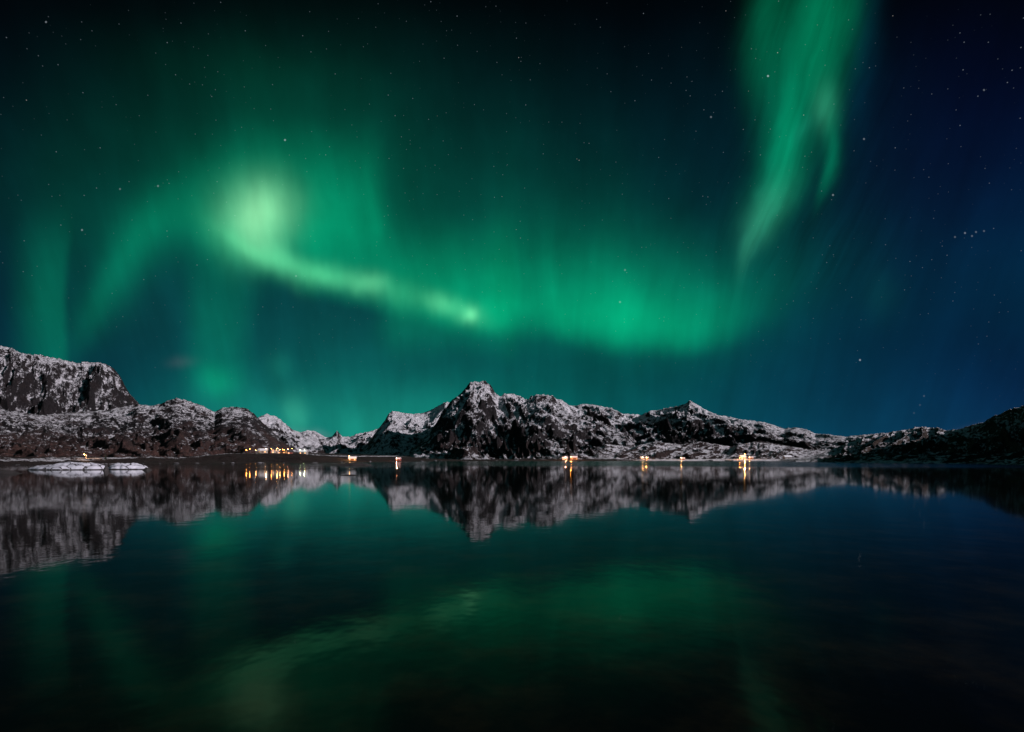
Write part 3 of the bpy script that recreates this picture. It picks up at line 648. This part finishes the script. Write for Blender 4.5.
# quay in front of the white house: deck on piles
x, y = place(744.5, 1172); o = root('quay', 'timber quay on piles in front of the two storey white house', 'quay', (x, y, 0), 0)
bm = bmesh.new(); box(bm, -13, 13, -3, 3, 1.35, 1.65); part('deck', bm, WOOD, o)
for i in range(8):
    bm = bmesh.new(); tube(bm, [(-12 + i * 24 / 7, -2.6, -3), (-12 + i * 24 / 7, -2.6, 1.347)], [.18, .16]); part('pile', bm, WOOD, o)
x, y = place(729, 1165); o = root('jetty', 'dark stone jetty reaching into the water left of the quay', 'jetty', (x, y, 0), 0)
bm = bmesh.new(); box(bm, -8, 8, -2.2, 2.2, -2, 1.5); bmesh.ops.bevel(bm, geom=bm.edges[:], offset=.3, segments=2, affect='EDGES'); part('stone_block', bm, DARKB, o)

# spruces
def spruce(px, Yd, hgt, label):
    x, y = place(px, Yd); z = max(gz(x, y), 0.3); rnd = random.Random(int(px))
    o = root('spruce_tree', label, 'tree', (x, y, z - .2), rnd.random() * 3, 'spruces on the left shore')
    bm = bmesh.new(); tube(bm, [(0,0,-.5),(0,0,hgt*.5),(0,0,hgt*.97)], [hgt*.022,hgt*.014,.02]); part('trunk', bm, WOOD, o)
    bm = bmesh.new(); z_ = hgt * .12
    while z_ < hgt * .98:
        rr_ = (1 - z_ / hgt) * hgt * .24 + .1; n_ = 9
        for i in range(n_):
            a = rnd.random() * 6.28; L_ = rr_ * rnd.uniform(.65, 1.15); dr = L_ * rnd.uniform(.25, .5)
            for k in range(4):
                f0 = k / 4; wd = L_ * .22 * (1 - f0) + .05
                p0 = Vector((math.cos(a) * L_ * f0, math.sin(a) * L_ * f0, z_ - dr * f0)); p1 = Vector((math.cos(a) * L_ * (f0 + .3), math.sin(a) * L_ * (f0 + .3), z_ - dr * (f0 + .34)))
                sd = Vector((-math.sin(a), math.cos(a), 0)) * wd
                bm.faces.new([bm.verts.new(p0), bm.verts.new(p1 + sd), bm.verts.new(p1 + Vector((0, 0, -.12))), bm.verts.new(p1 - sd)])
        z_ += hgt * .045
    part('crown', bm, plain('spruce_needles', (0.018, 0.03, 0.016), 0.8), o)
spruce(259.0, 646, 8.5, 'dark spruce tree left of the bright white house')
spruce(105.6, 436, 4.6, 'small dark spruce alone behind the gap in the snowy islets')

# ------------------------------------------------------------------ islets and skerries
def islet_mat(name, snowy):
    m, t = newmat(name)
    oc = t.node('ShaderNodeTexCoord').outputs['Object']; sz = t.node('ShaderNodeSeparateXYZ', {'Vector': oc}).outputs[2]
    n1 = t.noise(oc, 0.5, 5, 0.6); n2 = t.noise(oc, 3.0, 5, 0.7)
    vo = t.node('ShaderNodeTexVoronoi', {'Vector': t.v('ADD', t.v('MULTIPLY', oc, (0.16, 0.30, 0.5)), t.v('SCALE', t.noise(oc, 0.35, 3, 0.5, col=True), 0.7)), 'Scale': 1.0}, feature='DISTANCE_TO_EDGE')
    crack = t.mr(vo.outputs[0], 0.015, 0.05, 0.0, 1.0)
    wl = t.mr(t.m('ADD', sz, t.m('MULTIPLY', t.m('SUBTRACT', n1, 0.5), 0.5)), 0.16, 0.34, 0.0, 1.0)
    snow = t.m('MULTIPLY', t.m('MULTIPLY', crack, wl), snowy)
    rock = t.mix(n2, (0.008, 0.007, 0.007, 1), (0.03, 0.025, 0.024, 1))
    sn = t.mix(n1, (0.38, 0.39, 0.44, 1), (0.58, 0.58, 0.64, 1))
    bmp = t.node('ShaderNodeBump', {'Height': t.m('ADD', t.m('MULTIPLY', n1, 0.35), t.m('MULTIPLY', n2, 0.05)), 'Strength': 0.6, 'Distance': 1.0})
    b = t.node('ShaderNodeBsdfPrincipled', {'Base Color': t.mix(snow, rock, sn), 'Roughness': 0.75, 'Normal': bmp.outputs[0]})
    t.node('ShaderNodeOutputMaterial', {'Surface': b.outputs[0]})
    return m
ISNOW = islet_mat('islet_snow', 1.0); IROCK = islet_mat('skerry_rock', 0.0)
def islet(name, px0, px1, row, depth, hgt, seed, mat, label, cat, group, skew=0.0, flat=1.6, rough=0.16):
    """rounded rock standing in the water: px0..px1 columns, waterline at the given row"""
    Yd = EYE * FPX / (row - HY); x0, _ = place(px0, Yd); x1, _ = place(px1, Yd); w_ = x1 - x0
    nu, nv = 120, 44
    u, v = np.meshgrid(np.linspace(-1.12, 1.12, nu), np.linspace(-1.12, 1.12, nv), indexing='ij')
    X = u * w_ / 2; Y = v * depth / 2
    nn = fbm(X, Y, w_ * .22, 4, 0.5, seed); rad = np.sqrt(u ** 2 + (v * (1 + 0.15 * nn)) ** 2) + fbm(X, Y, w_ * .3, 3, 0.5, seed + 3) * 0.18
    prof = 1 - np.clip(rad, 0, 1.4) ** flat
    prof = np.where(prof > 0, prof ** 0.75, prof)
    Z = hgt * prof * (1 + skew * u) * (1 + nn * 0.6) + rough * fbm(X, Y, 1.6, 4, 0.6, seed + 7) * np.clip(hgt, 0, 1.2)
    Z = np.clip(Z, -0.6, None)
    co = np.stack([X, Y, Z], -1).reshape(-1, 3)
    idx = np.arange(nu * nv).reshape(nu, nv)
    f = np.stack([idx[:-1, :-1], idx[1:, :-1], idx[1:, 1:], idx[:-1, 1:]], -1).reshape(-1, 4)
    me = bpy.data.meshes.new(name); me.from_pydata(co.tolist(), [], f.tolist()); me.update()
    for p in me.polygons: p.use_smooth = True
    me.materials.append(mat)
    o = bpy.data.objects.new(name, me); COL.objects.link(o); o.location = ((x0 + x1) / 2 * (Yd + depth * 0.45) / Yd, Yd + depth * 0.45, 0)
    o['label'] = label; o['category'] = cat
    if group: o['group'] = group
    return o
SG = 'snow covered islets off the left shore'; RG = 'bare dark skerries'
islet('islet', 29, 107, 470.0, 11, 1.9, 101, ISNOW, 'long low islet covered in smooth white snow, the left and larger one', 'islet', SG, 0.3, 3.0)
islet('islet', 107, 148, 469.6, 9, 1.8, 115, ISNOW, 'shorter snow covered islet right of the black cleft', 'islet', SG, -0.1, 3.0)
islet('rock', 103.6, 108.6, 471.0, 1.6, 1.3, 121, IROCK, 'black rock in the cleft between the two snowy islets', 'rock', RG, 0, 1.2)
islet('rock', 143, 151.5, 470.4, 2.2, 0.8, 127, IROCK, 'black rock at the right tip of the shorter snowy islet', 'rock', RG, 0, 1.3)
islet('skerry', -14, 19, 473.8, 4, 0.75, 131, IROCK, 'flat black skerry at the left edge of the picture', 'skerry', RG, -0.2)
islet('skerry', 328, 372, 465.4, 12, 1.3, 137, IROCK, 'low dark skerry near the far shore below the lone yellow house', 'skerry', RG, 0.4)
islet('skerry', 340, 358, 475.4, 1.8, 0.20, 141, IROCK, 'thin dark skerry barely above the water, nearer than the one by the lone house', 'skerry', RG)

# boulders along the far waterline: one mesh, many copies
rnd = random.Random(5)
bm = bmesh.new(); bmesh.ops.create_icosphere(bm, subdivisions=3, radius=1.0)
for v in bm.verts:
    c = np.array([[v.co.x * 1.7 + 5]]), np.array([[v.co.y * 1.7 + v.co.z + 9]])
    k = 1 + 0.45 * float(fbm(c[0], c[1], 1.3, 3, 0.5, 150)[0, 0])
    v.co = Vector((v.co.x * k * 1.25, v.co.y * k * 0.9, v.co.z * k * 0.62 + 0.12))
BOULD = islet_mat('boulder_rock', 0.3)
first = part('boulder', bm, BOULD, None, True)
first['label'] = 'dark boulder lying at the waterline of the far shore'; first['category'] = 'boulder'; first['group'] = 'boulders along the far shoreline'
for i in range(72):
    o = first if i == 0 else first.copy()
    if i: COL.objects.link(o)
    px = rnd.choice([rnd.uniform(2, 330), rnd.uniform(330, 1010), rnd.uniform(790, 1020)])
    Xp = ip(px, WATER); cz = 1 / math.sqrt(1 + ((px - HX) / FPX) ** 2)
    r = Xp
    for _ in range(60):                                          # walk out to where the shore leaves the water
        x, y = r * (px - HX) / FPX * cz, r * cz
        if shore_h(np.array([px]), np.array([r]), np.array([x]), np.array([y]))[0] > 0.05: break
        r += 3
    r += rnd.uniform(-9, 3); x, y = r * (px - HX) / FPX * cz, r * cz
    sc = rnd.uniform(0.7, 2.2) * (r / 900)
    o.location = (x, y, 0.1); o.scale = (sc * rnd.uniform(.9, 1.8), sc, sc * rnd.uniform(.6, 1.0)); o.rotation_euler = (0, 0, rnd.random() * 6.28)
